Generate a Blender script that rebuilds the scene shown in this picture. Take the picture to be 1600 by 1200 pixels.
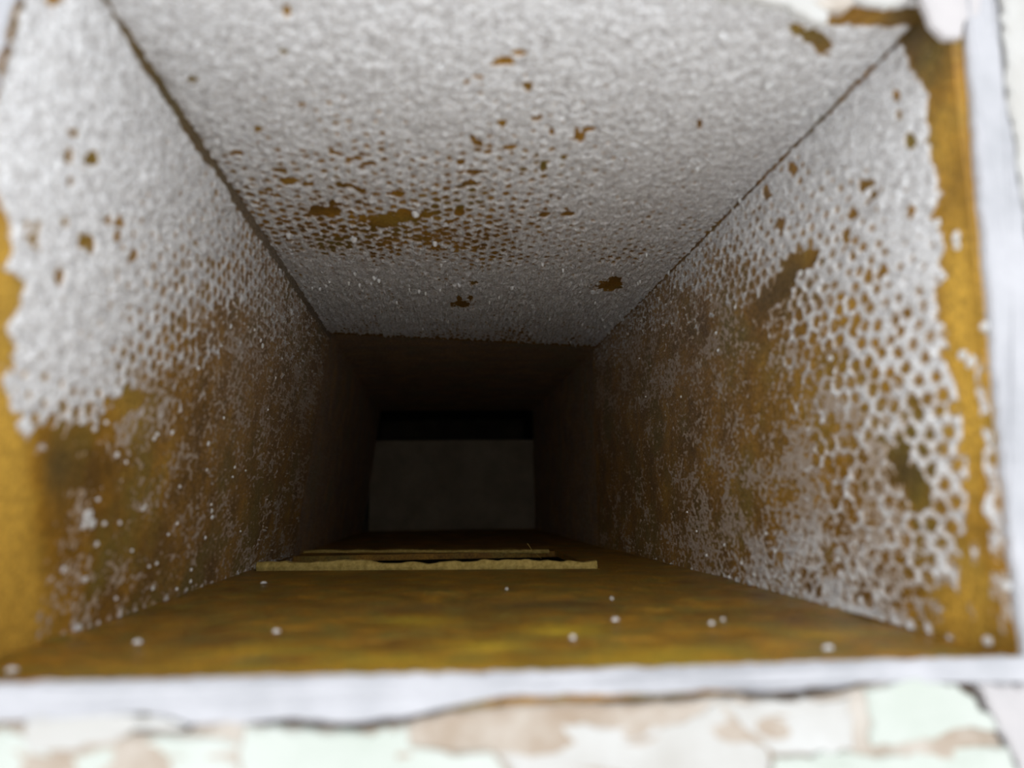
import bpy, math, random
import numpy as np
from mathutils import Matrix, Vector

for o in list(bpy.data.objects): bpy.data.objects.remove(o)
scene = bpy.context.scene
col = scene.collection

# ------------------------------------------------------------------ camera
F = 1200.0                                   # focal length in pixels of the 1600x1200 frame
AX = np.array([690 - 800, -(785 - 600), -F]); AX /= np.linalg.norm(AX)   # chute axis (+Y) seen from the camera
UP = np.array([0, 1, 0.]) - AX * AX[1]; UP /= np.linalg.norm(UP)
RT = np.cross(AX, UP)
R = np.array([RT, AX, UP])                   # world = R @ cam
cd = bpy.data.cameras.new('camera'); cam = bpy.data.objects.new('camera', cd); col.objects.link(cam)
cam.matrix_world = Matrix([list(R[0]) + [0], list(R[1]) + [0], list(R[2]) + [0], [0, 0, 0, 1]])
cd.sensor_width = 36; cd.lens = 36 * F / 1600; cd.clip_start = .004; cd.clip_end = 50
cd.dof.use_dof = True; cd.dof.focus_distance = .36; cd.dof.aperture_fstop = 8.5
scene.camera = cam

# ------------------------------------------------------------------ light: overcast daylight outside the opening
w = bpy.data.worlds.new('world'); scene.world = w; w.use_nodes = True
bg = w.node_tree.nodes['Background']
bg.inputs[0].default_value = (.955, .975, 1.0, 1); bg.inputs[1].default_value = 1.0
vs = scene.view_settings
vs.view_transform = 'Standard'; vs.look = 'None'; vs.gamma = 1; vs.use_curve_mapping = False
vs.exposure = 0.95

# ------------------------------------------------------------------ measures (metres)
XR, ZF, ZC = .0993, -.0278, .0981
XLT, XLB = -.0645, -.0825                   # the left side leans
YF0 = .13; SK = .069                       # the outer face is not quite square to the chute
def yfront(x): return YF0 + (x - XR) * SK
def xleft(z): return XLB + (XLT - XLB) * (z - ZF) / (ZC - ZF)
YB = .835
T = .0032

def ray(px, py): return R @ np.array([(px - 800) / F, (600 - py) / F, -1.])
def on(ax, val, px, py):
    d = ray(px, py); return d * (val / d[ax])
def proj(P):
    C = P @ R
    return 800 + F * C[..., 0] / -C[..., 2], 600 - F * C[..., 1] / -C[..., 2]
def on_left(px, py):
    d = ray(px, py); k = (XLT - XLB) / (ZC - ZF)
    t = (XLB - k * ZF) / (d[0] - k * d[2]); return d * t
def on_front(px, py, off=0.0):
    d = ray(px, py); t = (YF0 - XR * SK - off) / (d[1] - SK * d[0]); return d * t

# ------------------------------------------------------------------ numpy noise
def _hash(i, j, s):
    h = (i.astype(np.int64) * 374761393 + j.astype(np.int64) * 668265263 + s * 974634777) & 0xffffffff
    h = ((h ^ (h >> 13)) * 1274126177) & 0xffffffff
    return ((h ^ (h >> 16)) & 0xffffff) / float(0xffffff)
def vnoise(x, y, s=0):
    i = np.floor(x); j = np.floor(y); fx = x - i; fy = y - j
    fx = fx * fx * (3 - 2 * fx); fy = fy * fy * (3 - 2 * fy)
    a = _hash(i, j, s); b = _hash(i + 1, j, s); c = _hash(i, j + 1, s); d = _hash(i + 1, j + 1, s)
    return (a * (1 - fx) + b * fx) * (1 - fy) + (c * (1 - fx) + d * fx) * fy * 1.0
def fbm(x, y, s=0, n=3):
    r = 0; a = .5; t = 0
    for k in range(n):
        r = r + a * vnoise(x, y, s + k); t += a; x = x * 2.03 + 7.1; y = y * 2.03 + 3.7; a *= .5
    return r / t
PU, PV = .0058, .0037                        # pitch of the pits of the pressed board: along the chute, across
def pits(u, v, s=0):
    """distance to the nearest pit centre (in pit units) and that pit's random number"""
    vj = np.floor(v / PV); best = np.full(u.shape, 9.); rnd = np.zeros(u.shape)
    for dj in (-1, 0, 1):
        j = vj + dj; off = np.where(np.mod(j, 2) > .5, .5, 0.)
        ui = np.floor(u / PU - off)
        for di in (0, 1):
            i = ui + di
            cu = (i + off + (_hash(i, j, s) - .5) * .38) * PU
            cv = (j + .5 + (_hash(i, j, s + 5) - .5) * .42 - .0) * PV
            d = np.hypot((u - cu) / PU, (v - cv) / PV * .8)
            m = d < best; best = np.where(m, d, best); rnd = np.where(m, _hash(i, j, s + 9), rnd)
    return best, rnd
def shepard(px, py, pts, p=3.0, sy=1.0):
    num = np.zeros(px.shape); den = np.zeros(px.shape)
    for x, y, v in pts:
        wt = 1.0 / (((px - x) ** 2 + ((py - y) * sy) ** 2 + 60.) ** (p / 2))
        num += wt * v; den += wt
    return num / den
def seg_dist(px, py, pl):
    best = np.full(px.shape, 1e9)
    for (x0, y0), (x1, y1) in zip(pl[:-1], pl[1:]):
        dx, dy = x1 - x0, y1 - y0; L = dx * dx + dy * dy
        t = np.clip(((px - x0) * dx + (py - y0) * dy) / L, 0, 1)
        best = np.minimum(best, np.hypot(px - x0 - t * dx, py - y0 - t * dy))
    return best
def smooth(a, b, x):
    t = np.clip((x - a) / (b - a), 0, 1); return t * t * (3 - 2 * t)

# ------------------------------------------------------------------ materials
def new_mat(name):
    m = bpy.data.materials.new(name); m.use_nodes = True
    nt = m.node_tree; return m, nt, nt.nodes, nt.links, nt.nodes['Principled BSDF']
def N(nodes, t, **kw):
    n = nodes.new(t)
    for k, v in kw.items(): setattr(n, k, v)
    return n
def noise(nodes, links, scale, detail=4, rough=.55, stretch=None, w=0.0):
    tc = nodes.new('ShaderNodeTexCoord'); mp = nodes.new('ShaderNodeMapping')
    links.new(tc.outputs['Object'], mp.inputs[0])
    if stretch: mp.inputs['Scale'].default_value = stretch
    mp.inputs['Location'].default_value = (w, w * .7, w * 1.3)
    n = nodes.new('ShaderNodeTexNoise'); links.new(mp.outputs[0], n.inputs['Vector'])
    n.inputs['Scale'].default_value = scale; n.inputs['Detail'].default_value = detail; n.inputs['Roughness'].default_value = rough
    return n
def ramp(nodes, links, src, stops):
    r = nodes.new('ShaderNodeValToRGB'); links.new(src, r.inputs[0])
    e = r.color_ramp.elements
    while len(e) < len(stops): e.new(.5)
    for k, (p, c) in enumerate(stops):
        e[k].position = p; e[k].color = (*c, 1) if len(c) == 3 else c
    return r
def mix(nodes, links, fac, a, b, mode='MIX'):
    m = nodes.new('ShaderNodeMix'); m.data_type = 'RGBA'; m.blend_type = mode
    for inp, v in ((0, fac), (6, a), (7, b)):
        if isinstance(v, (float, int)): m.inputs[inp].default_value = v
        elif isinstance(v, tuple): m.inputs[inp].default_value = (*v, 1)
        else: links.new(v, m.inputs[inp])
    return m.outputs[2]
def bump(nodes, links, h, strength, dist, prev=None):
    b = nodes.new('ShaderNodeBump'); b.inputs['Strength'].default_value = strength; b.inputs['Distance'].default_value = dist
    links.new(h, b.inputs['Height'])
    if prev is not None: links.new(prev, b.inputs['Normal'])
    return b.outputs[0]

def board_mat(name, gain=1.0, gloss=.5, stretch=None, seed=0., big=30, pale=(.66, .385, .06), lo=.5):
    m, nt, n, l, p = new_mat(name)
    g = lambda c: tuple(min(1, x * gain) for x in c)
    a = noise(n, l, 55, 6, .6, stretch, seed)
    base = ramp(n, l, a.outputs[0], [(.28, g((.15, .075, .015))), (.45, g((.27, .135, .018))), (.58, g((.40, .20, .022))), (.74, g((.52, .30, .04)))])
    b = noise(n, l, big, 4, .6, stretch, seed + 3)
    ol = ramp(n, l, b.outputs[0], [(lo, (0, 0, 0)), (lo + .14, (1, 1, 1))])
    c1 = mix(n, l, ol.outputs[0], base.outputs[0], g((.24, .165, .03)))
    at = N(n, 'ShaderNodeAttribute', attribute_name='tone')
    pos = N(n, 'ShaderNodeMath', operation='MAXIMUM'); l.new(at.outputs['Fac'], pos.inputs[0]); pos.inputs[1].default_value = 0
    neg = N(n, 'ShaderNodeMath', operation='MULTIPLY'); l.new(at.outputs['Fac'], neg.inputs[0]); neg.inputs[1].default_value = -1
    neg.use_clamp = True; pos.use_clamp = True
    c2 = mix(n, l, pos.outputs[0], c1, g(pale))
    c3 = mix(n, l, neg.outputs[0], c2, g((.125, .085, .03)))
    f = noise(n, l, 900, 3, .6, None, seed)
    da = N(n, 'ShaderNodeAttribute', attribute_name='dust'); dn = noise(n, l, 1300, 2, .7, None, seed + 1)
    dr = ramp(n, l, dn.outputs[0], [(.42, (.12, .12, .12)), (.66, (1, 1, 1))])
    dm = N(n, 'ShaderNodeMath', operation='MULTIPLY'); l.new(dr.outputs[0], dm.inputs[0]); l.new(da.outputs['Fac'], dm.inputs[1])
    c3 = mix(n, l, dm.outputs[0], c3, (.50, .45, .41))
    fr = ramp(n, l, f.outputs[0], [(.3, (.55, .55, .55)), (.7, (1.25, 1.25, 1.25))])
    c4 = mix(n, l, 1.0, c3, fr.outputs[0], 'MULTIPLY')
    l.new(c4, p.inputs['Base Color'])
    p.inputs['Roughness'].default_value = gloss
    p.inputs['Specular IOR Level'].default_value = .3
    l.new(bump(n, l, f.outputs[0], .5, .0006, bump(n, l, a.outputs[0], .5, .002)), p.inputs['Normal'])
    return m
M_BOARD = board_mat('pressed_board')
M_FLOOR = board_mat('pressed_board_varnished', .95, .38, (1.5, 1.7, 1), 4., 70, (.62, .42, .03), .46)
M_REAR = board_mat('pressed_board_dark', 1.0, .6, None, 9.)

def paint_mat(name, c0, c1, scale=160, rough=.6):
    m, nt, n, l, p = new_mat(name)
    a = noise(n, l, scale, 5, .65); f = noise(n, l, 1500, 2, .6)
    r = ramp(n, l, a.outputs[0], [(.3, c0), (.65, c1)])
    l.new(r.outputs[0], p.inputs['Base Color']); p.inputs['Roughness'].default_value = rough
    p.inputs['Specular IOR Level'].default_value = .25
    l.new(bump(n, l, f.outputs[0], .5, .0004, bump(n, l, a.outputs[0], .3, .001)), p.inputs['Normal'])
    return m
def coat_mat():
    m, nt, n, l, p = new_mat('white_sprayed_paint')
    a = noise(n, l, 150, 5, .65); f = noise(n, l, 1100, 3, .7); g = noise(n, l, 420, 3, .7, None, 2.)
    r = ramp(n, l, a.outputs[0], [(.3, (.84, .84, .845)), (.65, (.93, .94, .955))])
    sp = ramp(n, l, f.outputs[0], [(.34, (.58, .55, .53)), (.48, (.96, .96, .96)), (.62, (1.05, 1.05, 1.05))])
    c = mix(n, l, 1.0, r.outputs[0], sp.outputs[0], 'MULTIPLY')
    gs = ramp(n, l, g.outputs[0], [(.36, (.70, .68, .67)), (.5, (1, 1, 1)), (.64, (1.08, 1.08, 1.08))])
    c = mix(n, l, 1.0, c, gs.outputs[0], 'MULTIPLY')
    fa = N(n, 'ShaderNodeAttribute', attribute_name='film')
    th = ramp(n, l, fa.outputs['Fac'], [(.0, (0, 0, 0)), (.9, (1, 1, 1))])
    c = mix(n, l, th.outputs[0], (.44, .30, .17), c)
    l.new(c, p.inputs['Base Color']); p.inputs['Roughness'].default_value = .65; p.inputs['Specular IOR Level'].default_value = .25
    l.new(bump(n, l, f.outputs[0], .9, .0008, bump(n, l, g.outputs[0], .6, .0015)), p.inputs['Normal'])
    return m
M_COAT = coat_mat()
M_FLECK = paint_mat('white_paint_drop', (.88, .88, .87), (.93, .93, .92), 300, .45)
M_TRIM = paint_mat('white_frame_paint', (.37, .375, .395), (.485, .485, .51), 70)
M_CHIPW = paint_mat('chalky_white_paint', (.43, .415, .385), (.535, .535, .52), 45)
M_CHIPG = paint_mat('pale_mint_paint', (.45, .49, .435), (.53, .555, .52), 50)
M_CHIPP = paint_mat('pale_pink_paint', (.42, .405, .41), (.515, .49, .49), 50)
M_TAN = paint_mat('stained_tan_plaster', (.27, .185, .115), (.50, .46, .41), 60)
M_PLASTER = paint_mat('bare_brown_plaster', (.05, .04, .035), (.16, .115, .08), 120, .9)
M_EDGE = paint_mat('raw_fibre_edge', (.36, .255, .06), (.60, .44, .14), 500, .95)
M_BACK = paint_mat('grey_back_board', (.20, .16, .11), (.28, .23, .16), 40, .8)
M_VOID = paint_mat('void_black', (.03, .024, .018), (.06, .045, .03), 60, .9)  # near-black colour so the hollows behind the boards read as void

# ------------------------------------------------------------------ mesh helpers
def link(name, me, mat, parent=None, **props):
    o = bpy.data.objects.new(name, me); col.objects.link(o)
    if mat and not me.materials: me.materials.append(mat)
    if parent: o.parent = parent
    for k, v in props.items(): o[k] = v
    return o
def grid_mesh(name, P, attrs=None, keep=None, smooth_=True):
    """P: (n,m,3) grid of points; faces where keep (n-1,m-1)"""
    n, m = P.shape[:2]
    idx = np.arange(n * m).reshape(n, m)
    q = np.stack([idx[:-1, :-1], idx[1:, :-1], idx[1:, 1:], idx[:-1, 1:]], -1)
    q = q.reshape(-1, 4) if keep is None else q[keep]
    used = np.zeros(n * m, bool); used[q.ravel()] = True
    remap = np.cumsum(used) - 1
    V = P.reshape(-1, 3)[used]; q = remap[q]
    me = bpy.data.meshes.new(name)
    me.vertices.add(len(V)); me.vertices.foreach_set('co', V.astype(np.float32).ravel())
    me.loops.add(q.size); me.loops.foreach_set('vertex_index', q.astype(np.int32).ravel())
    me.polygons.add(len(q)); me.polygons.foreach_set('loop_start', np.arange(0, q.size, 4, dtype=np.int32))
    me.polygons.foreach_set('use_smooth', np.full(len(q), smooth_))
    if attrs:
        for k, v in attrs.items():
            a = me.attributes.new(k, 'FLOAT', 'POINT'); a.data.foreach_set('value', v.reshape(-1)[used].astype(np.float32))
    me.update(calc_edges=True); me.validate()
    return me
def hexa(name, c):
    """box from 8 corners: 4 of one face, then the 4 opposite"""
    me = bpy.data.meshes.new(name)
    me.from_pydata([tuple(v) for v in c], [], [(3, 2, 1, 0), (4, 5, 6, 7), (0, 1, 5, 4), (1, 2, 6, 5), (2, 3, 7, 6), (3, 0, 4, 7)])
    me.update(); return me
def box(name, x0, x1, y0, y1, z0, z1):
    return hexa(name, [(x0, y0, z0), (x1, y0, z0), (x1, y1, z0), (x0, y1, z0), (x0, y0, z1), (x1, y0, z1), (x1, y1, z1), (x0, y1, z1)])
def panel(name, P, tone, nrm, thick, mat, parent=None, dust=None, **props):
    """a board: its visible face is the grid P, with thickness away from it"""
    n, m = P.shape[:2]
    nv = np.array(nrm)
    me = bpy.data.meshes.new(name)
    V = np.concatenate([P.reshape(-1, 3), (P - nv * thick).reshape(-1, 3)])
    idx = np.arange(n * m).reshape(n, m); K = n * m
    q = np.stack([idx[:-1, :-1], idx[1:, :-1], idx[1:, 1:], idx[:-1, 1:]], -1).reshape(-1, 4)
    e1 = P[1, 0] - P[0, 0]; e2 = P[0, 1] - P[0, 0]
    if np.dot(np.cross(e1, e2), nv) < 0: q = q[:, ::-1]
    back = q[:, ::-1] + K
    rim = []
    for seq in (idx[0, :], idx[-1, ::-1], idx[::-1, 0], idx[:, -1]):
        a, b = seq[:-1], seq[1:]
        rim.append(np.stack([a, b, b + K, a + K], -1))
    q = np.concatenate([q, back] + rim)
    me.vertices.add(len(V)); me.vertices.foreach_set('co', V.astype(np.float32).ravel())
    me.loops.add(q.size); me.loops.foreach_set('vertex_index', q.astype(np.int32).ravel())
    me.polygons.add(len(q)); me.polygons.foreach_set('loop_start', np.arange(0, q.size, 4, dtype=np.int32))
    a = me.attributes.new('tone', 'FLOAT', 'POINT')
    a.data.foreach_set('value', np.concatenate([tone.ravel(), tone.ravel()]).astype(np.float32))
    me.polygons.foreach_set('use_smooth', np.zeros(len(q), bool))
    if dust is None: dust = np.zeros(tone.shape)
    a = me.attributes.new('dust', 'FLOAT', 'POINT')
    a.data.foreach_set('value', np.concatenate([dust.ravel(), dust.ravel()]).astype(np.float32))
    me.update(calc_edges=True); me.validate()
    return link(name, me, mat, parent, **props)
def blobs(px, py, lst):
    """sum of soft spots, each (x, y, rx, ry, value)"""
    r = np.zeros(px.shape)
    for x, y, rx, ry, v in lst:
        r += v * np.exp(-(((px - x) / rx) ** 2 + ((py - y) / ry) ** 2))
    return r

def coat(name, P, nrm, u, v, cov, hole, parent, seed, lump=1.0, speck=None, grain=1.0):
    """sprayed paint as a relief lying on the board: thick where covered, open over the pits"""
    d, rnd = pits(u, v, seed)
    lat = d / .62                                            # 0 in a pit, about 1 between pits
    pitn = fbm(u / .03, v / .025, seed + 20, 3)
    depth = 1.0 + .5 * (rnd - .5) + 1.3 * (pitn - .5)
    mid = fbm(u / .004, v / .003, seed + 30, 3) - .5
    fine = fbm(u / .0011, v / .0008, seed + 40, 2) - .5
    edge = fbm(u / .0022, v / .0016, seed + 70, 3) - .5
    deep = smooth(.2, .4, P[..., 1])
    fld = 2.2 * (cov - .5) + depth * 1.5 * (lat - .7) + .6 * mid + (.8 + 1.5 * deep * grain) * fine - .25 * deep * grain
    hl = hole + edge * 1.0 + .5 * (.6 - lat)
    fld = np.minimum(fld, np.where(hole > .02, (0.5 - hl) * 3.0, 9.))
    if speck is not None:                                    # fine droplets of overspray and the thin net left between the pits
        sp = fbm(u / .0012, v / .0009, seed + 80, 2) * .75 + .25 * lat + .5 * (fbm(u / .012, v / .008, seed + 85, 2) - .5)
        fs = (sp - (1.03 - speck)) * 1.6
        fld = np.maximum(fld, np.minimum(fs, .13 + .3 * smooth(.52, .66, speck)) * np.where(hole > .5, 0, 1))
    lumps = fbm(u / .0032, v / .0024, seed + 50, 3) - .5
    grit = (fbm(u / .0013, v / .0009, seed + 60, 2) - .5) * (1 - deep) + (fbm(u / .0030, v / .0012, seed + 65, 2) - .5) * deep
    h = np.clip(fld * .0006, -.0003, .00045)
    h = h + np.where(fld > 0, 1, 0) * np.clip(fld * 2, 0, 1) * (lumps * .0011 + grit * (.0009 + .0024 * deep)) * lump
    h = np.where(fld > 0, np.maximum(h, .00006), h)
    n, m = fld.shape
    pos = fld > 0
    keep = pos[:-1, :-1] | pos[1:, :-1] | pos[1:, 1:] | pos[:-1, 1:]
    Q = P + np.array(nrm) * h[..., None]
    me = grid_mesh(name, Q, {'film': np.clip(fld / .45, 0, 1)}, keep)
    # face the chute
    if len(me.polygons) and np.dot(np.array(me.polygons[0].normal), np.array(nrm)) < 0:
        me.flip_normals()
    return link(name, me, M_COAT, parent, kind='stuff')

# =================================================================== THE CHUTE
# ---- right side
YR1 = .492
def right_grid(nu, nv, y0, y1, lo=0., hi=0.):
    s = np.linspace(0, 1, nu)
    y = 1 / (1 / y0 + (1 / y1 - 1 / y0) * s)
    z = np.linspace(ZF - lo, ZC + hi, nv)
    Y, Z = np.meshgrid(y, z, indexing='ij')
    return np.stack([np.full(Y.shape, XR), Y, Z], -1)
P = right_grid(180, 130, YF0, YR1, .004, .003); px, py = proj(P)
tone = blobs(px, py, [(1495, 440, 30, 110, 1.0), (1510, 660, 34, 160, 1.0), (1500, 950, 50, 80, 1.0), (1475, 220, 25, 80, .5), (1445, 120, 30, 60, -.3), (1415, 40, 40, 50, -1.1),
                      (1240, 430, 40, 40, -.8), (1415, 735, 40, 45, -1.0), (1330, 480, 60, 60, .3), (1290, 620, 90, 90, .45), (1220, 760, 60, 60, .3), (1200, 470, 20, 30, -.5)])
wall_right = panel('wall_right', P, tone, (-1, 0, 0), T, M_BOARD, dust=.55 * smooth(.16, .3, P[..., 1]) * (.45 + .55 * smooth(-.01, .07, P[..., 2])), kind='structure', label='brown pressed board side of the chute with a net of white paint')
P = right_grid(540, 560, YF0 + .0002, YR1 - .004); px, py = proj(P)
cov = shepard(px, py, [
    (1380, 130, 1.25), (1300, 220, 1.15), (1400, 250, 1.3), (1420, 320, 1.25), (1340, 300, 1.0), (1250, 290, .95), (1150, 350, .92), (1080, 420, .8), (1000, 490, .68), (960, 530, .62),
    (1350, 400, .92), (1430, 420, 1.1), (1280, 380, .9), (1200, 350, .82), (1130, 420, .66), (1070, 480, .5), (1000, 560, .35), (960, 620, .2),
    (1320, 500, .74), (1400, 520, .85), (1440, 560, .86), (1250, 560, .62), (1350, 610, .72), (1300, 700, .6), (1250, 680, .52), (1200, 600, .42), (1160, 560, .3), (1110, 560, .2), (1060, 620, .12),
    (1420, 640, .76), (1470, 690, .8), (1360, 760, .66), (1420, 820, .72), (1470, 830, .78), (1470, 900, .76), (1290, 820, .54), (1220, 780, .42), (1150, 720, .2), (1090, 720, .05), (1000, 700, -.1),
    (1400, 900, .62), (1430, 950, .5), (1330, 900, .5), (1250, 880, .46), (1170, 850, .36), (1100, 820, .22), (1040, 830, .15), (980, 800, -.05), (1390, 975, .6), (1200, 920, .5), (1500, 950, .35)], 4.0)
cov = cov - .10 * smooth(330, 480, py) * smooth(1040, 1200, px) * (1 - smooth(900, 980, py))
yb = [-80, 20, 60, 100, 118, 150, 220, 270, 300, 340, 385, 410, 435, 450, 480, 520, 560, 600, 640, 690, 740, 800, 860, 940, 1100]
xb = [1420, 1405, 1404, 1420, 1434, 1450, 1450, 1461, 1469, 1453, 1476, 1466, 1478, 1460, 1463, 1480, 1478, 1490, 1500, 1505, 1512, 1508, 1500, 1494, 1480]
B = np.interp(py, yb, xb)
bare = smooth(-6, 8, px - B)
strip = smooth(10, 30, px - B) * smooth(500, 620, py) * (1 - smooth(960, 1020, py))       # streaks at the very edge
sn = fbm(P[..., 1] / .003, P[..., 2] / .010, 300, 3)
strip = strip * smooth(.5, .62, sn + .1 * smooth(560, 800, py) * (1 - smooth(880, 960, py)))
hole = bare * (1 - strip)
hn = fbm(P[..., 1] / .007, P[..., 2] / .005, 310, 3)
hole = np.maximum(hole, (1 - smooth(0, 34, seg_dist(px, py, [(1262, 400), (1238, 420), (1222, 452), (1190, 474), (1168, 520)]))) * (.35 + 1.2 * hn))
hole = np.maximum(hole, (1 - smooth(0, 22, seg_dist(px, py, [(1180, 500), (1196, 540), (1170, 585)]))) * (.2 + 1.2 * hn))
hole = np.maximum(hole, 1 - smooth(0, 40, seg_dist(px, py, [(1405, 715), (1420, 745), (1438, 780)])))
hole = np.maximum(hole, 1 - smooth(8, 24, seg_dist(px, py, [(1478, 930), (1500, 970), (1500, 985)])))
for x, y, rx, ry in [(1423, 222, 9, 11), (1352, 288, 9, 9), (1367, 303, 6, 6), (1332, 336, 8, 9), (1322, 372, 6, 9), (1382, 420, 7, 10), (1360, 430, 6, 11), (1425, 332, 6, 8), (1407, 180, 4, 7), (1400, 150, 5, 8), (1240, 262, 5, 10), (1198, 300, 4, 12), (1220, 350, 5, 9)]:
    hole = np.maximum(hole, 1.3 * np.exp(-(((px - x) / rx) ** 2 + ((py - y) / ry) ** 2)))
hole = np.maximum(hole, 1 - smooth(.0004, .0013, ZC - P[..., 2]))                            # seam under the ceiling
spk = shepard(px, py, [(1000, 560, .50), (1080, 560, .46), (960, 700, .34), (1050, 700, .37), (1150, 620, .42), (1250, 700, .46), (1350, 800, .50), (1430, 900, .60), (1330, 930, .66), (1330, 880, .64), (1250, 880, .62), (1230, 910, .64), (1150, 880, .58), (1080, 850, .48), (1000, 820, .40), (1440, 700, .40), (1500, 800, .34), (1400, 975, .55), (960, 560, .5), (1150, 760, .42), (1520, 300, .2), (1480, 200, .2), (1500, 1000, .3)], 3.0)
cov = cov + .35 * (1 - smooth(0, .0025, P[..., 2] - ZF)) * smooth(.14, .17, P[..., 1])
coat('paint_coat', P, (-1, 0, 0), P[..., 1], P[..., 2], cov, hole, wall_right, 11, speck=spk)
panel('rear_panel', right_grid(6, 4, YR1 + .0002, YB, .004, .006) + np.array([.0004, 0, 0]), np.zeros((6, 4)), (-1, 0, 0), T, M_REAR, wall_right, dust=np.full((6, 4), 1.0))

# ---- left side (leaning)
LN = np.array([ZC - ZF, 0, -(XLT - XLB)]); LN /= np.linalg.norm(LN)
YL1 = .449
def left_grid(nu, nv, y0, y1, lo=0., hi=0.):
    s = np.linspace(0, 1, nu); z = np.linspace(ZF - lo, ZC + hi, nv)
    S, Z = np.meshgrid(s, z, indexing='ij'); X = xleft(Z)
    Ya = yfront(X) if y0 is None else np.full(S.shape, y0)
    Y = 1 / (1 / Ya + (1 / y1 - 1 / Ya) * S)
    return np.stack([X, Y, Z], -1)
P = left_grid(170, 130, None, YL1, .001, .003); px, py = proj(P)
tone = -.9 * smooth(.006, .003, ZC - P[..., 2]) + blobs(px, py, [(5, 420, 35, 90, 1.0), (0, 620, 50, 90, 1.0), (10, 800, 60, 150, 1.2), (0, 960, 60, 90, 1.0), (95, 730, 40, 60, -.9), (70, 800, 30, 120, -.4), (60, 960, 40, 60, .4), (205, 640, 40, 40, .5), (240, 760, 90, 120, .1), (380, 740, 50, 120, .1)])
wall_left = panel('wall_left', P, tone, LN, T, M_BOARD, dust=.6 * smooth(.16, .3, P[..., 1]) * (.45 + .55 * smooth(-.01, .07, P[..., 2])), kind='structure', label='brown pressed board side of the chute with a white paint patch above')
P = left_grid(380, 560, None, YL1 - .003); px, py = proj(P)
cov = shepard(px, py, [
    (60, 60, 1.35), (150, 100, 1.3), (220, 120, 1.2), (100, 250, 1.25), (200, 260, 1.12), (60, 330, 1.25), (280, 300, .98), (330, 360, .88), (150, 380, .98), (220, 400, .88), (90, 420, 1.1),
    (60, 520, 1.2), (110, 560, 1.1), (160, 520, 1.0), (210, 470, .84), (270, 450, .74), (320, 440, .72), (380, 440, .74), (430, 490, .68), (470, 540, .55), (500, 570, .45),
    (60, 620, .98), (110, 610, .9), (160, 600, .92), (220, 550, .72), (270, 530, .62), (320, 520, .52), (370, 520, .46), (410, 560, .42), (450, 620, .38), (470, 720, .3),
    (60, 670, .8), (110, 660, .66), (150, 650, .72), (190, 640, .35), (240, 620, .42), (300, 600, .36), (360, 620, .24), (420, 700, .22),
    (60, 740, -.2), (120, 720, .12), (200, 720, .1), (280, 700, .14), (340, 720, .05), (100, 800, .1), (180, 820, .16), (250, 850, .1), (320, 830, .05), (110, 900, .34), (180, 880, .2), (250, 900, .2), (350, 880, .2), (120, 950, .3), (430, 820, .3), (400, 870, .4), (20, 900, -.3), (30, 1020, .1)], 4.0)
B = np.interp(py, [-100, 200, 300, 340, 380, 420, 440, 470, 490, 510, 540, 570, 590, 640, 690, 720, 1200], [-60, -40, -12, 14, 20, 8, 36, 34, 26, 8, 24, 20, 4, 18, 30, 60, 60])
hole = 1 - smooth(-8, 6, px - B)
C = np.interp(px, [-60, 0, 40, 60, 85, 100, 112, 150, 190, 240], [676, 680, 692, 660, 662, 682, 652, 656, 612, 596])
hole = np.maximum(hole, smooth(-12, 14, py - C) * (1 - smooth(200, 260, px)) * (1 - smooth(20, 60, py - C)) * .9)
for x, y, rx, ry in [(84, -2, 12, 12), (114, 208, 6, 6), (106, 245, 5, 14), (140, 248, 8, 10), (106, 282, 5, 8), (52, 370, 7, 16), (40, 350, 5, 10), (183, 345, 6, 9), (98, 345, 5, 6), (168, 345, 5, 8), (130, 375, 8, 9), (140, 385, 6, 10), (92, 430, 6, 12), (205, 400, 6, 10), (182, 368, 6, 8)]:
    hole = np.maximum(hole, 1.3 * np.exp(-(((px - x) / rx) ** 2 + ((py - y) / ry) ** 2)))
top = (ZC - P[..., 2])
sw = .0034 + .004 * (fbm(P[..., 1] / .012, P[..., 2] / .01, 77, 3) - .5) - .0022 * (1 - smooth(.13, .19, P[..., 1]))
hole = np.maximum(hole, 1 - smooth(0, .0012, top - sw))
spk = shepard(px, py, [(250, 560, .50), (330, 560, .50), (420, 560, .52), (470, 600, .46), (250, 640, .46), (330, 660, .42), (430, 680, .42), (200, 720, .36), (300, 760, .36), (400, 780, .38), (120, 760, .34), (60, 760, .1), (120, 860, .42), (200, 880, .42), (300, 870, .40), (380, 860, .44), (100, 940, .44), (30, 850, .1), (30, 600, .2), (440, 800, .46)], 3.0)
cov = cov + .42 * (1 - smooth(0, .0028, P[..., 2] - ZF)) * smooth(.13, .17, P[..., 1])
coat('paint_coat', P, LN, P[..., 1], P[..., 2], cov, hole, wall_left, 23, speck=spk)
panel('rear_panel', left_grid(6, 4, YL1 + .0002, YB, .004, .006) - LN * .0006, np.zeros((6, 4)), LN, T, M_REAR, wall_left, dust=np.full((6, 4), 1.0))

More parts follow.
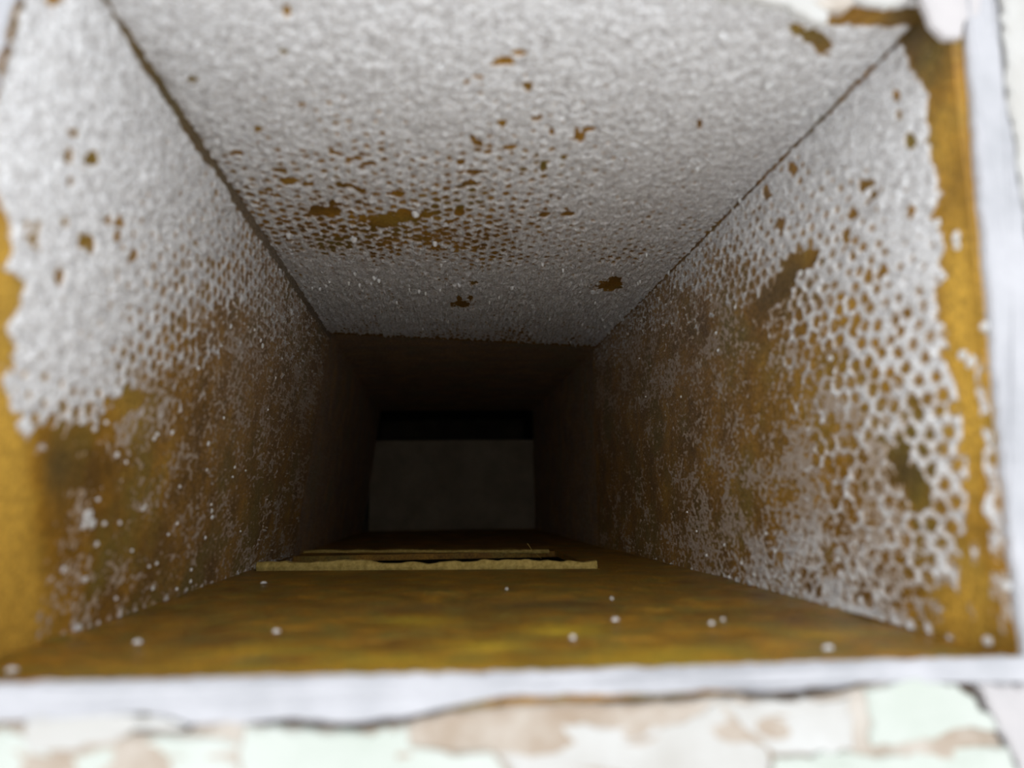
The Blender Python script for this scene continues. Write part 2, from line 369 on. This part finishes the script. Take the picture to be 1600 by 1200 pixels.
# ---- top
def ceil_y1(x): return .446 + (x - XLT) / (XR - XLT) * .036
def ceil_grid(nu, nv):
    s = np.linspace(0, 1, nu); x = np.linspace(XLT - .001, XR, nv)
    S, X = np.meshgrid(s, x, indexing='ij')
    a = yfront(X); b = ceil_y1(X); Y = 1 / (1 / a + (1 / b - 1 / a) * S)
    return np.stack([X, Y, np.full(X.shape, ZC)], -1)
P = ceil_grid(150, 150); px, py = proj(P)
tone = blobs(px, py, [(1430, 20, 60, 50, -.8), (1275, 62, 30, 20, -.6), (610, 340, 60, 16, .35)])
ceiling = panel('ceiling', P, tone, (0, 0, -1), T, M_BOARD, kind='structure', label='white painted top board of the chute with bare brown pits')
P = ceil_grid(430, 760); P[..., 2] = ZC; px, py = proj(P)
cov = shepard(px, py, [
    (300, 60, 1.3), (600, 60, 1.35), (900, 60, 1.3), (1200, 90, 1.3), (350, 180, 1.05), (500, 200, 1.08), (650, 200, 1.1), (780, 170, 1.08), (900, 190, 1.1), (1050, 180, 1.25), (1250, 170, 1.3),
    (400, 250, .92), (480, 270, .84), (560, 260, .9), (650, 260, .94), (740, 250, .88), (820, 280, .9), (920, 260, .93), (1000, 280, 1.02), (1120, 280, 1.1),
    (420, 310, .78), (500, 320, .76), (580, 330, .7), (660, 340, .72), (740, 330, .76), (820, 320, .82), (900, 310, .84), (980, 340, .88), (1060, 360, .9),
    (450, 370, .74), (520, 370, .66), (600, 370, .62), (680, 370, .64), (740, 370, .66), (820, 370, .74), (900, 370, .74), (960, 390, .76), (1040, 400, .84),
    (480, 410, .88), (560, 410, .86), (640, 405, .84), (740, 405, .78), (820, 410, .82), (900, 410, .8), (980, 430, .84),
    (520, 450, .98), (640, 450, 1.02), (760, 450, 1.0), (880, 450, .98), (950, 470, .94), (530, 490, .92), (640, 490, .95), (760, 500, .93), (880, 510, .9), (560, 516, .7), (700, 524, .72), (800, 532, .6), (900, 532, .72)], 4.0, 1.6)
cov = cov + .10 * smooth(780, 860, px) * smooth(250, 330, py) + .16 * smooth(398, 425, py) - .08 * np.exp(-((px - 690) / 60) ** 2 - ((py - 375) / 22) ** 2)
hole = np.zeros(px.shape)
for x, y, rx, ry in [(790, 95, 17, 7), (812, 82, 12, 4), (770, 99, 8, 3), (822, 132, 9, 6), (745, 118, 10, 4), (730, 127, 5, 3), (840, 182, 7, 5), (784, 192, 8, 5), (905, 211, 8, 9), (918, 201, 14, 3), (862, 205, 4, 6), (795, 229, 10, 4), (745, 223, 9, 5), (738, 212, 6, 3), (300, 123, 9, 4), (448, 17, 6, 8), (444, 80, 7, 4), (473, 163, 5, 3), (403, 200, 6, 4), (1093, 192, 4, 6), (450, 282, 17, 5), (482, 287, 9, 4), (540, 289, 16, 4), (562, 296, 7, 3), (548, 247, 9, 3), (575, 254, 11, 3), (520, 238, 8, 3), (565, 238, 5, 3), (620, 302, 17, 4), (505, 329, 28, 8), (525, 318, 10, 5), (600, 345, 34, 10), (635, 337, 24, 10), (668, 335, 15, 5), (718, 331, 8, 9), (742, 267, 16, 4), (735, 286, 14, 5), (722, 475, 16, 5), (717, 466, 4, 4), (735, 466, 4, 4), (952, 446, 20, 8), (960, 437, 9, 5), (740, 441, 5, 3), (886, 333, 9, 4), (850, 334, 9, 4), (720, 253, 7, 4), (370, 237, 10, 4), (440, 266, 9, 4), (848, 258, 5, 7), (880, 246, 5, 4),
                     (1268, 55, 18, 9), (1284, 68, 13, 13), (1245, 43, 11, 7)]:
    hole = np.maximum(hole, 1.3 * np.exp(-(((px - x) / rx) ** 2 + ((py - y) / ry) ** 2)))
hole = np.maximum(hole, 1 - smooth(6, 22, seg_dist(px, py, [(1290, 24), (1330, 22), (1400, 28), (1445, 20)])))
hole = np.maximum(hole, 1 - smooth(.0002, .0009, XR - P[..., 0]))
cut = ceil_y1(P[..., 0]) - P[..., 1]
hole = np.maximum(hole, .8 * (1 - smooth(.0, .010, cut)))
coat('paint_coat', P, (0, 0, -1), P[..., 1], P[..., 0], cov, hole, ceiling, 37, grain=.35)
s = np.linspace(0, 1, 6); x = np.linspace(XLT - .003, XR + .003, 4); Sg, Xg = np.meshgrid(s, x, indexing='ij'); Yg = (ceil_y1(Xg) + .0002) * (1 - Sg) + YB * Sg
panel('rear_panel', np.stack([Xg, Yg, np.full(Xg.shape, ZC + .0004)], -1), np.zeros(Xg.shape), (0, 0, -1), T, M_REAR, ceiling, dust=np.full(Xg.shape, 1.0))

# ---- bottom
def floor_y1(x): return .345 - (x - XLB) / (.063 - XLB) * .026
s = np.linspace(0, 1, 120); x = np.linspace(XLB - .001, XR + .0005, 150); S, X = np.meshgrid(s, x, indexing='ij')
a = yfront(X); b = floor_y1(np.minimum(X, .064)); Y = 1 / (1 / a + (1 / b - 1 / a) * S)
und = (fbm(X / .018, Y / .018, 400, 4) - .5) * .0026 * smooth(0, .03, Y - a) * (1 - smooth(.8, 1, S))
P = np.stack([X, Y, ZF + np.minimum(und, .0008)], -1); px, py = proj(P)
tone = blobs(px, py, [(880, 985, 60, 8, .8), (760, 1010, 60, 10, .6), (400, 1020, 120, 14, .35), (650, 970, 60, 8, .5), (850, 945, 120, 10, -.7), (300, 1000, 60, 10, -.5), (600, 950, 90, 8, -.5), (420, 1030, 60, 8, -.5), (1300, 990, 80, 8, .4), (1050, 1020, 120, 10, .4), (620, 1030, 100, 8, .4), (1000, 1035, 200, 8, .4), (500, 1045, 400, 8, .3)])
floor = panel('floor', P, tone, (0, 0, 1), T, M_FLOOR, kind='structure', label='yellowish brown pressed board bottom of the chute')
fl2 = floor_y1(.064)
ys = np.linspace(fl2, .455, 8); xs = np.linspace(.0655, XR + .003, 4); Yg, Xg = np.meshgrid(ys, xs, indexing='ij')
panel('side_panel', np.stack([Xg, Yg, np.full(Xg.shape, ZF - .0004)], -1), np.zeros(Xg.shape), (0, 0, 1), T, M_FLOOR, floor)
ys = np.linspace(.452, YB, 6); xs = np.linspace(XLB - .01, XR + .004, 6); Yg, Xg = np.meshgrid(ys, xs, indexing='ij')
panel('rear_panel', np.stack([Xg, Yg, np.full(Xg.shape, ZF - .0012)], -1), np.zeros(Xg.shape), (0, 0, 1), T, M_REAR, floor)
link('slot_well', box('slot_well', XLB - .02, XR + .004, .30, .47, ZF - .06, ZF - .055), M_VOID, floor)
link('slot_side', box('slot_side', XLB - .024, XLB - .02, .30, .47, ZF - .06, ZF + .03), M_VOID, floor)
link('slot_side', box('slot_side', XLB - .02, XR + .004, .296, .30, ZF - .06, ZF - T - .001), M_VOID, floor)
link('slot_side', box('slot_side', XLB - .02, XR + .004, .47, .474, ZF - .06, ZF - T - .002), M_VOID, floor)

def edge_strip(name, pts, zb, zt, deep, seed, **props):
    """a strip of board whose torn, fibrous edge faces the opening; pts: (x, y) along it"""
    n = 90; m = 5
    xs = np.linspace(pts[0][0], pts[1][0], n); ys = np.linspace(pts[0][1], pts[1][1], n)
    prof = [(0, 0), (-.0004, .25), (-.0006, .6), (0.0, .95), (.0012, 1.0), (deep, 1.0), (deep, 0)]
    V = []; 
    for k in range(n):
        hh = (zt - zb) * (.86 + .35 * (float(vnoise(np.array(xs[k] / .012), np.array(1.3), seed)) - .5) + .2 * (float(vnoise(np.array(xs[k] / .003), np.array(4.3), seed)) - .5))
        for q, (dy, f) in enumerate(prof):
            j = (float(vnoise(np.array(xs[k] / .0016), np.array(q * 3.1), seed + 3)) - .5) * .0008 if 0 < q < 5 else 0
            V.append((xs[k], ys[k] + dy + j, zb + hh * f))
    m = len(prof); Fc = []
    for k in range(n - 1):
        for q in range(m):
            a = k * m + q; b = k * m + (q + 1) % m
            Fc.append((a, a + m, b + m, b))
    Fc.append(tuple(range(m - 1, -1, -1))[::-1]); Fc.append(tuple((n - 1) * m + q for q in range(m - 1, -1, -1)))
    me = bpy.data.meshes.new(name); me.from_pydata(V, [], Fc); me.update()
    import bmesh
    bm = bmesh.new(); bm.from_mesh(me); bmesh.ops.recalc_face_normals(bm, faces=bm.faces); bm.to_mesh(me); bm.free()
    return link(name, me, M_EDGE, None, **props)
pL = on(2, ZF, 388, 889); pR = on(2, ZF, 933, 886)
edge_strip('board_strip', [(pL[0] + .003, pL[1] + .002), (pR[0], pR[1])], ZF - .0025, ZF + .0036, .0028, 5,
           label='pale fibrous board strip across the bottom, nearer and thicker one', category='board strip', group='pale strips at the slot')
zL = ZF - .0012
pL = on(2, zL + .001, 470, 861); pR = on(2, zL + .001, 858, 860)
edge_strip('board_strip', [(pL[0], pL[1]), (pR[0], pR[1])], zL - .0006, zL + .0018, .008, 6,
           label='thin pale board edge on the far side of the dark slot', category='board strip', group='pale strips at the slot')

# ---- far end
wall_back = link('wall_back', box('wall_back', XLB - .004, XR + .006, YB, YB + .006, ZF - .01, .0665), M_BACK, None, kind='structure', label='dim grey brown board closing the far end of the chute')
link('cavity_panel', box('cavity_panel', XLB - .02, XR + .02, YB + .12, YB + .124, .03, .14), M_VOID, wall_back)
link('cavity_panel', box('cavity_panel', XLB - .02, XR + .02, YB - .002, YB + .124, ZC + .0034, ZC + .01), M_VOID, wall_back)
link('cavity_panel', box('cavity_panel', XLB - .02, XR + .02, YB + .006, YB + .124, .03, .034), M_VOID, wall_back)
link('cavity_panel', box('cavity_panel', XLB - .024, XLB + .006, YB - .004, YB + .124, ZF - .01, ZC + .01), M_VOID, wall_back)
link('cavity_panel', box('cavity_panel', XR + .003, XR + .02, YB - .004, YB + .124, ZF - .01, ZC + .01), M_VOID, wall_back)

# =================================================================== THE OUTER WALL
def poly_slab(name, pts, thick, mat, parent=None, lift=0.0, curl=0.0, seed=0, sub=5, rough=.0006, grow=0.0, **props):
    """an irregular flake on the outer wall: outline given on the wall face, with thickness towards the outside"""
    import bmesh
    rnd = random.Random(seed)
    out = []
    n = len(pts)
    for k in range(n):
        a = pts[k]; b = pts[(k + 1) % n]
        L = math.hypot(b[0] - a[0], b[1] - a[1]); m = max(1, int(L / .0016))
        for q in range(m):
            t = q / m; j = rough if q else 0
            out.append((a[0] + (b[0] - a[0]) * t + rnd.uniform(-j, j), a[1] + (b[1] - a[1]) * t + rnd.uniform(-j, j)))
    if grow:
        c0 = sum(p[0] for p in out) / len(out); c1 = sum(p[1] for p in out) / len(out)
        o2 = []
        for (x_, z_) in out:
            L = math.hypot(x_ - c0, z_ - c1) or 1; up = 0.0 if z_ > c1 else grow
            o2.append((x_ + (x_ - c0) / L * grow, z_ + (z_ - c1) / L * up))
        out = o2
    cx = sum(p[0] for p in out) / len(out); cz = sum(p[1] for p in out) / len(out)
    rings = [1.0, .94, .7, .35]
    V = []; K = len(out)
    md = max(math.hypot(p[0] - cx, p[1] - cz) for p in out)
    for f_i, f in enumerate(rings):
        for (x, z) in out:
            X = cx + (x - cx) * f; Z = cz + (z - cz) * f
            r = math.hypot(X - cx, Z - cz) / md
            d = lift + thick * (.75 if f_i == 0 else 1.0) + curl * r * r + .0009 * (float(vnoise(np.array(X / .006), np.array(Z / .006), seed)) - .5)
            V.append((X, yfront(X) - d, Z))
    V.append((cx, yfront(cx) - lift - thick, cz)); ci = len(V) - 1
    base = len(V)
    for (x, z) in out: V.append((x, yfront(x) - lift + .0002, z))
    Fc = []
    for f_i in range(len(rings) - 1):
        for k in range(K):
            a = f_i * K + k; b = f_i * K + (k + 1) % K
            Fc.append((a, b, b + K, a + K))
    l0 = (len(rings) - 1) * K
    for k in range(K): Fc.append((l0 + k, l0 + (k + 1) % K, ci))
    for k in range(K): Fc.append((base + k, base + (k + 1) % K, (k + 1) % K, k))
    Fc.append(tuple(base + k for k in range(K - 1, -1, -1)))
    me = bpy.data.meshes.new(name); me.from_pydata(V, [], Fc); me.update()
    bm = bmesh.new(); bm.from_mesh(me); bmesh.ops.recalc_face_normals(bm, faces=bm.faces); bm.to_mesh(me); bm.free()
    for p in me.polygons: p.use_smooth = False
    return link(name, me, mat, parent, **props)
def fr(*pix):
    r = []
    for p in pix:
        q = on_front(*p); r.append((q[0], q[2]))
    return r
# plastered wall with the rectangular opening
BX = (-.75, .75); BZ = (-.75, .75)
inner = [(XLB - .001, ZF - .001), (XR + .001, ZF - .001), (XR + .001, ZC + .001), (XLT - .001, ZC + .001)]
outer = [(BX[0], BZ[0]), (BX[1], BZ[0]), (BX[1], BZ[1]), (BX[0], BZ[1])]
V = []
for dy in (0.0, .03):
    for (x, z) in inner + outer: V.append((x, yfront(x) + .0012 + dy, z))
Fc = []
for k in range(4):
    a, b = k, (k + 1) % 4
    Fc += [(a, b, b + 4, a + 4), (a + 8, a + 12, b + 12, b + 8), (a, a + 8, b + 8, b), (a + 4, b + 4, b + 12, a + 12)]
me = bpy.data.meshes.new('wall_front'); me.from_pydata(V, [], Fc); me.update()
import bmesh
bm = bmesh.new(); bm.from_mesh(me); bmesh.ops.recalc_face_normals(bm, faces=bm.faces); bm.to_mesh(me); bm.free()
wall_front = link('wall_front', me, M_PLASTER, None, kind='structure', label='outer wall of brown plaster under cracked pale paint flakes')

for nm, b in [('light_seal_side', (-.135, -.13, .12, 1.02, -.12, .17)), ('light_seal_side', (.13, .135, .14, 1.02, -.12, .17)), ('light_seal_top', (-.135, .135, .14, 1.02, .165, .17)),  # unseen boxes added round the chute to keep light from leaking in
              ('light_seal_bottom', (-.135, .135, .14, 1.02, -.12, -.115)), ('light_seal_end', (-.135, .135, 1.015, 1.02, -.12, .17))]:
    link(nm, box(nm, *b), M_VOID, wall_front)
# white painted edging round the opening
poly = fr((-90, 1072), (0, 1066), (400, 1057), (800, 1049), (1200, 1036), (1592, 1024), (1660, 1020), (1660, 1062), (1560, 1062), (1520, 1060), (1490, 1050), (1420, 1040), (1395, 1046), (1350, 1060), (1320, 1070), (1220, 1078), (1120, 1072), (1080, 1079), (960, 1084), (880, 1081), (800, 1086), (700, 1096), (640, 1114), (560, 1126), (480, 1122), (392, 1115), (372, 1128), (335, 1108), (320, 1108), (300, 1130), (270, 1118), (200, 1104), (60, 1108), (45, 1122), (-90, 1130))
link_b = poly_slab('trim_1', poly, .0012, M_TRIM, None, seed=1, rough=.0002, kind='structure', label='white painted edging along the bottom of the opening')
poly = fr((1496, -60), (1504, 60), (1522, 300), (1548, 600), (1572, 860), (1592, 1022), (1660, 1020), (1640, 600), (1594, 380), (1576, 260), (1556, 120), (1548, 40), (1540, -60))
poly_slab('trim_2', poly, .0018, M_TRIM, None, seed=2, rough=.0002, kind='structure', label='white painted edging beside the net-patterned board')
zc = ZC + .0003
poly_slab('trim_3', [(XLT - .02, zc), (.092, zc), (.094, zc + .004), (.10, zc + .012), (-.09, zc + .012)], .0012, M_TRIM, None, seed=3, rough=.0004, kind='structure', label='white painted edging above the opening')
poly_slab('trim_4', [(xleft(ZF) - .0003, ZF), (xleft(ZC) - .0003, ZC), (xleft(ZC) - .011, ZC), (xleft(ZF) - .011, ZF)], .0012, M_TRIM, None, seed=4, rough=.0004, kind='structure', label='white painted edging beside the leaning board')

flakes = [
    (M_CHIPG, [(-90, 1150), (30, 1138), (45, 1185), (130, 1178), (250, 1146), (285, 1150), (330, 1150), (376, 1160), (376, 1260), (-90, 1260)]),
    (M_CHIPW, [(52, 1118), (200, 1112), (275, 1126), (288, 1136), (246, 1130), (130, 1164), (60, 1172)]),
    (M_TAN, [(322, 1114), (340, 1116), (374, 1136), (378, 1150), (340, 1146), (300, 1140)]),
    (M_TAN, [(-60, 1136), (20, 1128), (42, 1128), (44, 1180), (34, 1136)]),
    (M_CHIPG, [(394, 1130), (480, 1136), (560, 1141), (632, 1132), (640, 1164), (700, 1178), (760, 1172), (800, 1215), (810, 1260), (382, 1260)]),
    (M_TAN, [(642, 1132), (705, 1112), (800, 1102), (868, 1098), (874, 1126), (842, 1160), (760, 1168), (700, 1172), (646, 1160)]),
    (M_CHIPW, [(878, 1126), (960, 1134), (1062, 1126), (1112, 1094), (1136, 1116), (1162, 1142), (1188, 1164), (1200, 1260), (816, 1260), (806, 1212), (768, 1172), (846, 1164)]),
    (M_TAN, [(880, 1096), (960, 1100), (1080, 1095), (1106, 1092), (1060, 1120), (960, 1128), (884, 1120)]),
    (M_CHIPW, [(1124, 1090), (1220, 1094), (1318, 1086), (1326, 1118), (1322, 1166), (1210, 1172), (1196, 1160), (1150, 1118)]),
    (M_TAN, [(1326, 1082), (1342, 1074), (1350, 1110), (1352, 1160), (1330, 1166), (1332, 1118)]),
    (M_CHIPG, [(1350, 1076), (1400, 1060), (1424, 1056), (1484, 1066), (1512, 1088), (1546, 1136), (1480, 1134), (1450, 1148), (1362, 1160), (1356, 1110)]),
    (M_TAN, [(1456, 1152), (1484, 1138), (1548, 1142), (1556, 1158), (1470, 1164), (1380, 1172), (1370, 1164)]),
    (M_CHIPP, [(1522, 1066), (1560, 1068), (1680, 1066), (1680, 1260), (1620, 1260), (1570, 1150), (1545, 1104)]),
    (M_CHIPG, [(1212, 1180), (1330, 1172), (1380, 1178), (1470, 1170), (1562, 1164), (1606, 1260), (1210, 1260)]),
    (M_CHIPW, [(1562, 60), (1568, 120), (1590, 270), (1612, 390), (1680, 700), (1760, 700), (1760, -80), (1558, -80)]),
    (M_CHIPP, [(1658, 640), (1700, 1040), (1780, 1040), (1780, 720), (1690, 716)]),
]
bed = fr((392, 1131), (480, 1137), (560, 1141), (640, 1129), (700, 1111), (800, 1101), (880, 1096), (960, 1099), (1080, 1094), (1120, 1087), (1220, 1094), (1320, 1084), (1350, 1074), (1400, 1059), (1420, 1054), (1486, 1066), (1514, 1088), (1552, 1146), (1610, 1260), (-90, 1260), (-90, 1140), (44, 1130), (46, 1184), (130, 1176), (252, 1140), (290, 1146), (330, 1120), (374, 1142))
poly_slab('plaster_bed', bed, .0020, M_TAN, wall_front, lift=-.0012, seed=33, rough=.0002)
flakes = [f for f in flakes if f[0] is not M_TAN]
for k, (m, pts) in enumerate(flakes):
    poly_slab('paint_flake', fr(*pts), .0020, m, wall_front, lift=-.0010 + .0002 * (k % 3), curl=.0003, seed=40 + k, grow=.0006)
# broken paint hanging over the upper corner
corner = [
    (M_CHIPW, [(1100, -60), (1120, 2), (1180, 6), (1225, 16), (1262, 40), (1286, 44), (1290, 30), (1270, 14), (1300, -4), (1306, -60)]),
    (M_TAN, [(1262, 10), (1298, -4), (1330, 10), (1310, 26), (1280, 24)]),
    (M_CHIPW, [(1304, -60), (1304, -6), (1340, 10), (1380, 16), (1404, 10), (1420, -8), (1424, -60)]),
    (M_CHIPP, [(1428, -60), (1436, 14), (1448, 44), (1470, 66), (1494, 66), (1500, 40), (1520, 34), (1530, -60)]),
]
for k, (m, pts) in enumerate(corner):
    poly_slab('paint_flake', fr(*pts), .0016, m, wall_front, lift=.0002, curl=.0003, seed=80 + k, rough=.0004)

# =================================================================== SMALL THINGS
def blob_mesh(name, seed, n=10):
    rnd = random.Random(seed); V = []; Fc = []
    rad = [rnd.uniform(.7, 1.15) for _ in range(n)]
    for f, h in ((1, -.08), (.85, .35), (.45, .62)):
        for k in range(n):
            a = 2 * math.pi * k / n; r = rad[k] * f; V.append((r * math.cos(a), r * math.sin(a), h * rnd.uniform(.85, 1.1)))
    V.append((0, 0, .7))
    for q in range(2):
        for k in range(n): Fc.append((q * n + k, q * n + (k + 1) % n, (q + 1) * n + (k + 1) % n, (q + 1) * n + k))
    for k in range(n): Fc.append((2 * n + k, 2 * n + (k + 1) % n, 3 * n))
    me = bpy.data.meshes.new(name); me.from_pydata(V, [], Fc); me.update()
    for p in me.polygons: p.use_smooth = True
    me.materials.append(M_FLECK); return me
fleck_meshes = [blob_mesh('paint_fleck', s) for s in range(5)]
rnd = random.Random(4)
def fleck(p, nrm, along, rs, ra, parent, h=None, name='paint_fleck'):
    """p on the surface; ra: half size along the chute, rs: half size across"""
    n = Vector(nrm).normalized(); a = Vector(along); a = (a - n * a.dot(n)).normalized(); b = n.cross(a)
    M = Matrix((a, b, n)).transposed().to_4x4(); M.translation = Vector(p)
    o = bpy.data.objects.new(name, rnd.choice(fleck_meshes)); col.objects.link(o)
    hh = h or min(rs, ra) * .8
    o.matrix_world = M @ Matrix.Diagonal((ra, rs, hh, 1))
    if parent: o.parent = parent
    return o
mm = .001
for x, y, r in [(515, 437, .9), (545, 440, .9), (585, 432, 1.6), (592, 436, 1.2), (500, 449, 1.0), (510, 443, 1.1), (566, 450, 1.3), (562, 443, 1.1), (655, 453, 1.3), (710, 443, 1.5), (718, 443, 1.3), (690, 411, 1.2), (688, 450, .9), (665, 456, .8), (555, 425, 1.0), (488, 447, .8), (640, 450, .7), (673, 492, 1.0), (661, 511, 1.1), (800, 447, 1.2), (780, 462, .9), (942, 497, 1.3), (859, 496, .9), (945, 508, 1.2), (955, 520, 1.4), (892, 533, 1.0), (997, 440, 1.0), (1000, 437, .9), (765, 470, .9), (910, 505, .9), (580, 440, .8), (650, 332, 1.9), (452, 366, 1.8), (553, 372, 1.8), (680, 378, 1.4), (570, 490, .8), (1162, 322, .9), (1090, 260, 1.0), (1200, 130, 1.3), (1255, 172, 1.3), (1274, 178, 1.2), (1290, 142, 1.4), (1050, 455, .8), (930, 470, .8), (830, 500, .8), (848, 410, 1.0), (1010, 395, .8), (880, 420, .8), (620, 470, .8), (700, 500, .7)]:
    q = on(2, ZC, x, y)
    if q[0] > XR - .001: q = np.array([XR - .0012, on(0, XR, x, y)[1], ZC])
    fleck(q - np.array([0, 0, .0004]), (0, 0, -1), (0, 1, 0), r * .8 * mm, r * 1.2 * mm, ceiling, .0022)
for x, y, r in [(240, 157, 1.2), (232, 155, .9), (200, 155, 1.3), (138, 268, .9), (313, 276, 1.0), (306, 268, .8), (318, 277, .9), (137, 806, 2.6), (143, 818, 2.0), (130, 822, 1.3), (162, 818, .9), (186, 817, .8), (330, 798, 1.3), (331, 808, 1.4), (329, 788, .7), (182, 710, 1.1), (196, 722, .7), (245, 678, 1.0), (268, 676, 1.1), (240, 685, .9), (325, 693, 1.3), (349, 653, .8), (366, 730, .9), (322, 734, .8), (363, 745, .8), (276, 818, .9), (262, 835, .8), (320, 840, 1.0), (244, 880, .8), (298, 890, .9), (297, 908, .9), (238, 919, 1.0), (232, 885, .7), (132, 905, 1.1), (122, 980, 1.1), (98, 890, 1.0), (152, 780, .8), (222, 795, .9), (226, 790, .7), (360, 510, 1.3), (397, 515, .9), (410, 540, 1.7), (407, 532, 1.3), (309, 575, 1.1), (418, 640, .7), (372, 922, .8), (375, 830, .7), (383, 735, .6), (486, 497, .7), (170, 420, 1.4), (62, 620, 1.2), (126, 660, 1.0), (165, 660, .9), (147, 670, 1.0), (345, 540, .9), (440, 560, .8), (430, 590, .8), (275, 920, .8), (180, 935, .8), (205, 860, .7), (280, 760, .7), (150, 850, .9)]:
    q = on_left(x, y)
    fleck(q + LN * .0001, LN, (0, 1, 0), r * .75 * mm, r * .8 * mm, wall_left, .0007)
for x, y, r in [(1163, 322, 1.2), (1170, 328, 1.1), (1239, 228, 1.3), (1146, 321, 1.2), (975, 497, 1.2), (1252, 428, 1.4), (1465, 350, 1.6), (1212, 862, 1.1), (1198, 834, .9), (1160, 880, 1.2), (1141, 910, 1.2), (1250, 900, 1.0), (1346, 938, 1.4), (1330, 955, 1.6), (1360, 962, 1.6), (1310, 875, 1.1), (1105, 868, 1.0), (1133, 852, .8), (1090, 830, .7), (1180, 898, .9), (1495, 370, 1.6), (1497, 384, 1.3), (1518, 565, 1.8), (1506, 555, 1.6), (1540, 510, 1.4), (1575, 915, 1.4), (1545, 1002, 1.5), (1300, 560, 1.0), (1123, 548, 1.0), (1065, 620, .8), (1150, 480, 1.0), (1120, 520, 1.0), (1000, 560, .7), (1075, 800, .6), (1010, 620, .6)]:
    q = on(0, XR, x, y)
    q[2] = min(max(q[2], ZF + .0008), ZC - .0008)
    fleck(q - np.array([.0002, 0, 0]), (-1, 0, 0), (0, 1, 0), r * .72 * mm, r * .8 * mm, wall_right, .0008)

# loose crumbs of paint lying on the bottom board
for x, y, r, lab in [(432, 987, 1.3, 'bright white paint crumb lying alone on the near bottom board'),
                     (412, 911, 1.5, 'flat white paint crumb near the pale strip and the leaning board'),
                     (214, 1004, 1.3, 'pale paint crumb lying near the corner under the leaning board'),
                     (961, 969, 1.3, 'round whitish paint crumb in the middle of the olive stain'),
                     (895, 997, 1.1, 'dull paint crumb on the yellow patch of the bottom board'),
                     (1294, 1013, 1.4, 'pale paint crumb on the bottom board toward the net-patterned side'),
                     (1112, 975, 1.2, 'larger of two paint crumbs side by side on the bottom board'),
                     (1130, 969, .9, 'smaller of two paint crumbs side by side on the bottom board'),
                     (956, 936, .8, 'tiny white paint crumb behind the round whitish one'),
                     (18, 1048, 1.5, 'blurred paint crumb at the outer edge of the bottom board, in the corner'),
                     (792, 921, .8, 'tiny paint crumb just before the pale strip')]:
    q = on(2, ZF + .0004, x, y)
    o = fleck(q, (0, 0, 1), (1, .3, 0), r * .6 * mm, r * .75 * mm, None, .0009, 'paint_crumb')
    o['label'] = lab; o['category'] = 'paint crumb'; o['group'] = 'paint crumbs on the bottom board'

# a fine hair standing at the slot
V = []; Fc = []; ps = []
for x, y, yy in [(846, 873, .345), (840, 868, .348), (835, 863, .35), (830, 858, .352), (827, 853, .354), (824, 849, .355)]:
    d = ray(x, y); ps.append(d * (yy / d[1]))
for q in ps:
    for k in range(5):
        an = 2 * math.pi * k / 5; V.append((q[0] + .00009 * math.cos(an), q[1] + .00009 * math.sin(an), q[2]))
for i in range(len(ps) - 1):
    for k in range(5): Fc.append((i * 5 + k, i * 5 + (k + 1) % 5, i * 5 + 5 + (k + 1) % 5, i * 5 + 5 + k))
me = bpy.data.meshes.new('hair'); me.from_pydata(V, [], Fc); me.update()
hair = link('hair', me, M_EDGE, None, label='fine pale hair sticking up out of the slot', category='hair')
